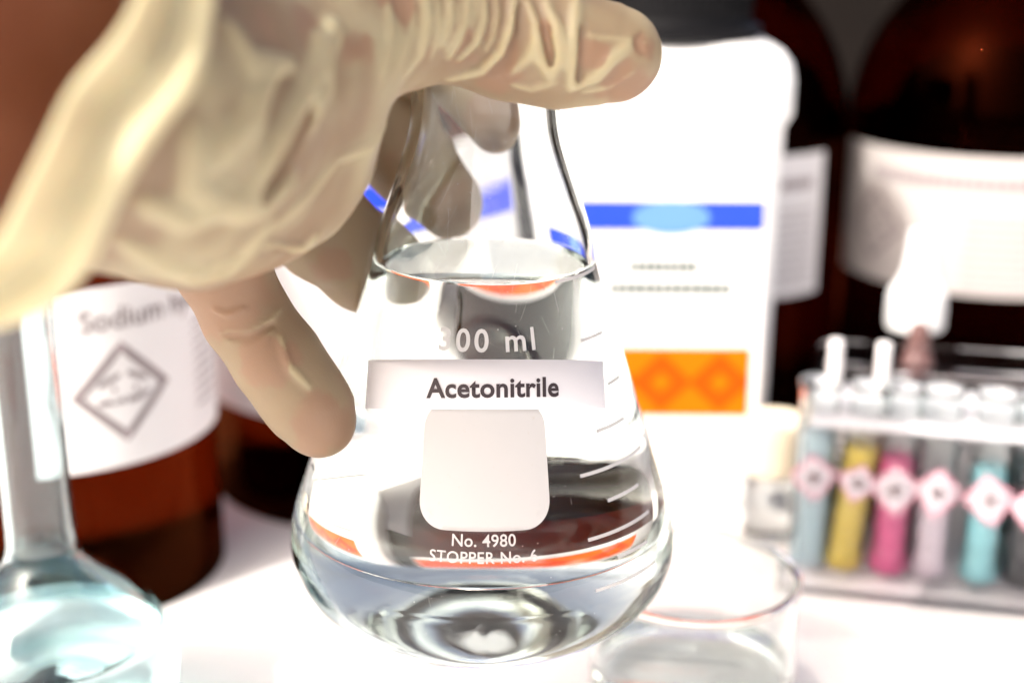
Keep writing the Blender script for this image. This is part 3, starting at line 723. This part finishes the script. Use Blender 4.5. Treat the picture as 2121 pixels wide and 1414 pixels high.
glove = mesh_obj('latex_glove', HV-base, HF, M_lat, person); attr(glove, 'tight', tight(HV))
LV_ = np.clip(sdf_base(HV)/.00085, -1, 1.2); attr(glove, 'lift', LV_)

# forearm: bare skin, one tapering body that runs on out of the picture
axd = (-.68*CR + .50*CU - .52*CF); axd = axd/np.linalg.norm(axd)
e1 = np.cross(axd, CF); e1 /= np.linalg.norm(e1); e2 = np.cross(axd, e1)
wc = at(75, 193, .190)
M_skin = principled('forearm_skin', (.155, .052, .024), .6, Specular_IOR_Level=.2, Subsurface_Weight=.15, Subsurface_Scale=.004)
add_noise_col(M_skin, (.12, .034, .012), 60); add_bump(M_skin, 700, .0002, .5)
sd_ = np.array(SUN_DIR)
def arm(t_):  # unseen run of the arm is bent towards the sun to shade the hand
    q = min(max((t_-.03)/.10, 0), 1); return wc+axd*min(t_, .03)+(axd*(1-.5*q)+sd_*.5*q)*min(max(t_-.03, 0), .10)+sd_*max(t_-.13, 0)
rings = []
for k in range(34):
    t_ = -.012+.0085*k*(1+.02*k); R_ = .0245+.016*min(1, max(t_, 0)/.22)
    if k == 0: R_ *= .55
    if k == 1: R_ *= .9
    rings.append([tuple(arm(t_)+(e1*math.cos(a)*R_*1.08+e2*math.sin(a)*R_*.92)*(1+.02*math.sin(3*a+t_*40))-base) for a in np.linspace(0, 2*PI, 64, endpoint=False)])
loft('forearm', rings, M_skin, person)
# glove cuff: loose doubled latex, wrinkled across, with a rolled lip
M_cuff = M_lat.copy()
for n_ in M_cuff.node_tree.nodes:
    if n_.type == 'MIX' and abs(n_.inputs[7].default_value[0]-.42) < .001: n_.inputs[7].default_value = (.58, .545, .35, 1); n_.inputs[6].default_value = (.50, .44, .25, 1)
rings = []; NC = 220
prof_c = [(-.0075, .0290), (-.0070, .0312), (-.0050, .0328), (-.0025, .0330), (.0000, .0315), (.0030, .0302), (.0060, .0305), (.0090, .0318), (.0115, .0328), (.0135, .0338), (.0150, .0346), (.0162, .0344), (.0165, .0336), (.0158, .0330), (.0145, .0326), (.0115, .0308), (.0060, .0285), (-.0010, .0275)]
pc = smooth_prof([(r, -.0075+(t_+.0075)*.50) for t_, r in prof_c], 4)
for r, t_ in pc:
    ring = []
    for a in np.linspace(0, 2*PI, NC, endpoint=False):
        lobes = .0013*math.sin(5*a+1.0+60*t_)+.0009*math.sin(9*a+2.1-90*t_)+.0005*math.sin(17*a+150*t_)
        flop = .0030*math.sin(2*a+.6)
        sh_ = .0035*math.sin(2*a+2.0)+.0018*math.sin(5*a)
        rr2 = r+lobes*(.5+.5*min(1, max(0, t_/.01+.6)))+flop*.5
        ring.append(tuple(wc+axd*(t_+sh_)+(e1*math.cos(a)*1.04+e2*math.sin(a)*.98)*rr2-base))
    rings.append(ring)
cuff = loft('cuff', rings, M_cuff, None, cap=False); cuff.parent = glove
attr(cuff, 'tight', np.full(len(cuff.data.vertices), -1.)); attr(cuff, 'lift', np.full(len(cuff.data.vertices), .8))

# unseen lab coat sleeve, added up the arm to shade the hand and flask
M_shade_sleeve = add_bump(principled('shade_sleeve_cotton', (.74, .74, .76), .85), 900, .0004, .5)
rings = []
for k in range(40):
    t_ = .105+.0098*k; R_ = .058+.030*k/39
    ring = []
    for a in np.linspace(0, 2*PI, 72, endpoint=False):
        r_ = R_*(1+.05*math.sin(3*a+t_*55)+.03*math.sin(7*a-t_*90))
        ring.append(tuple(arm(t_)+(e1*math.cos(a)+e2*math.sin(a))*r_-base))
    rings.append(ring)
inner = [[tuple(np.array(v)*1.0+(np.array(arm(.105+.0098*k)-base)-np.array(v))*.05) for v in rings[k]] for k in (0, 3)]
shade_sleeve = loft('shade_sleeve', [inner[1], inner[0]]+rings, M_shade_sleeve, person, cap=False)

# sunlight focused through the glassware
sl.cycles.is_caustics_light = True
for o in C.objects:
    if o.type == 'MESH':
        r_ = o
        while r_.parent: r_ = r_.parent
        if r_ in (vf, dish, flask) and o.name.split('.')[0] in ('glass_body', 'liquid'): o.cycles.is_caustics_caster = True
        if r_.name in ('table_top', 'plastic_jug') : o.cycles.is_caustics_receiver = True
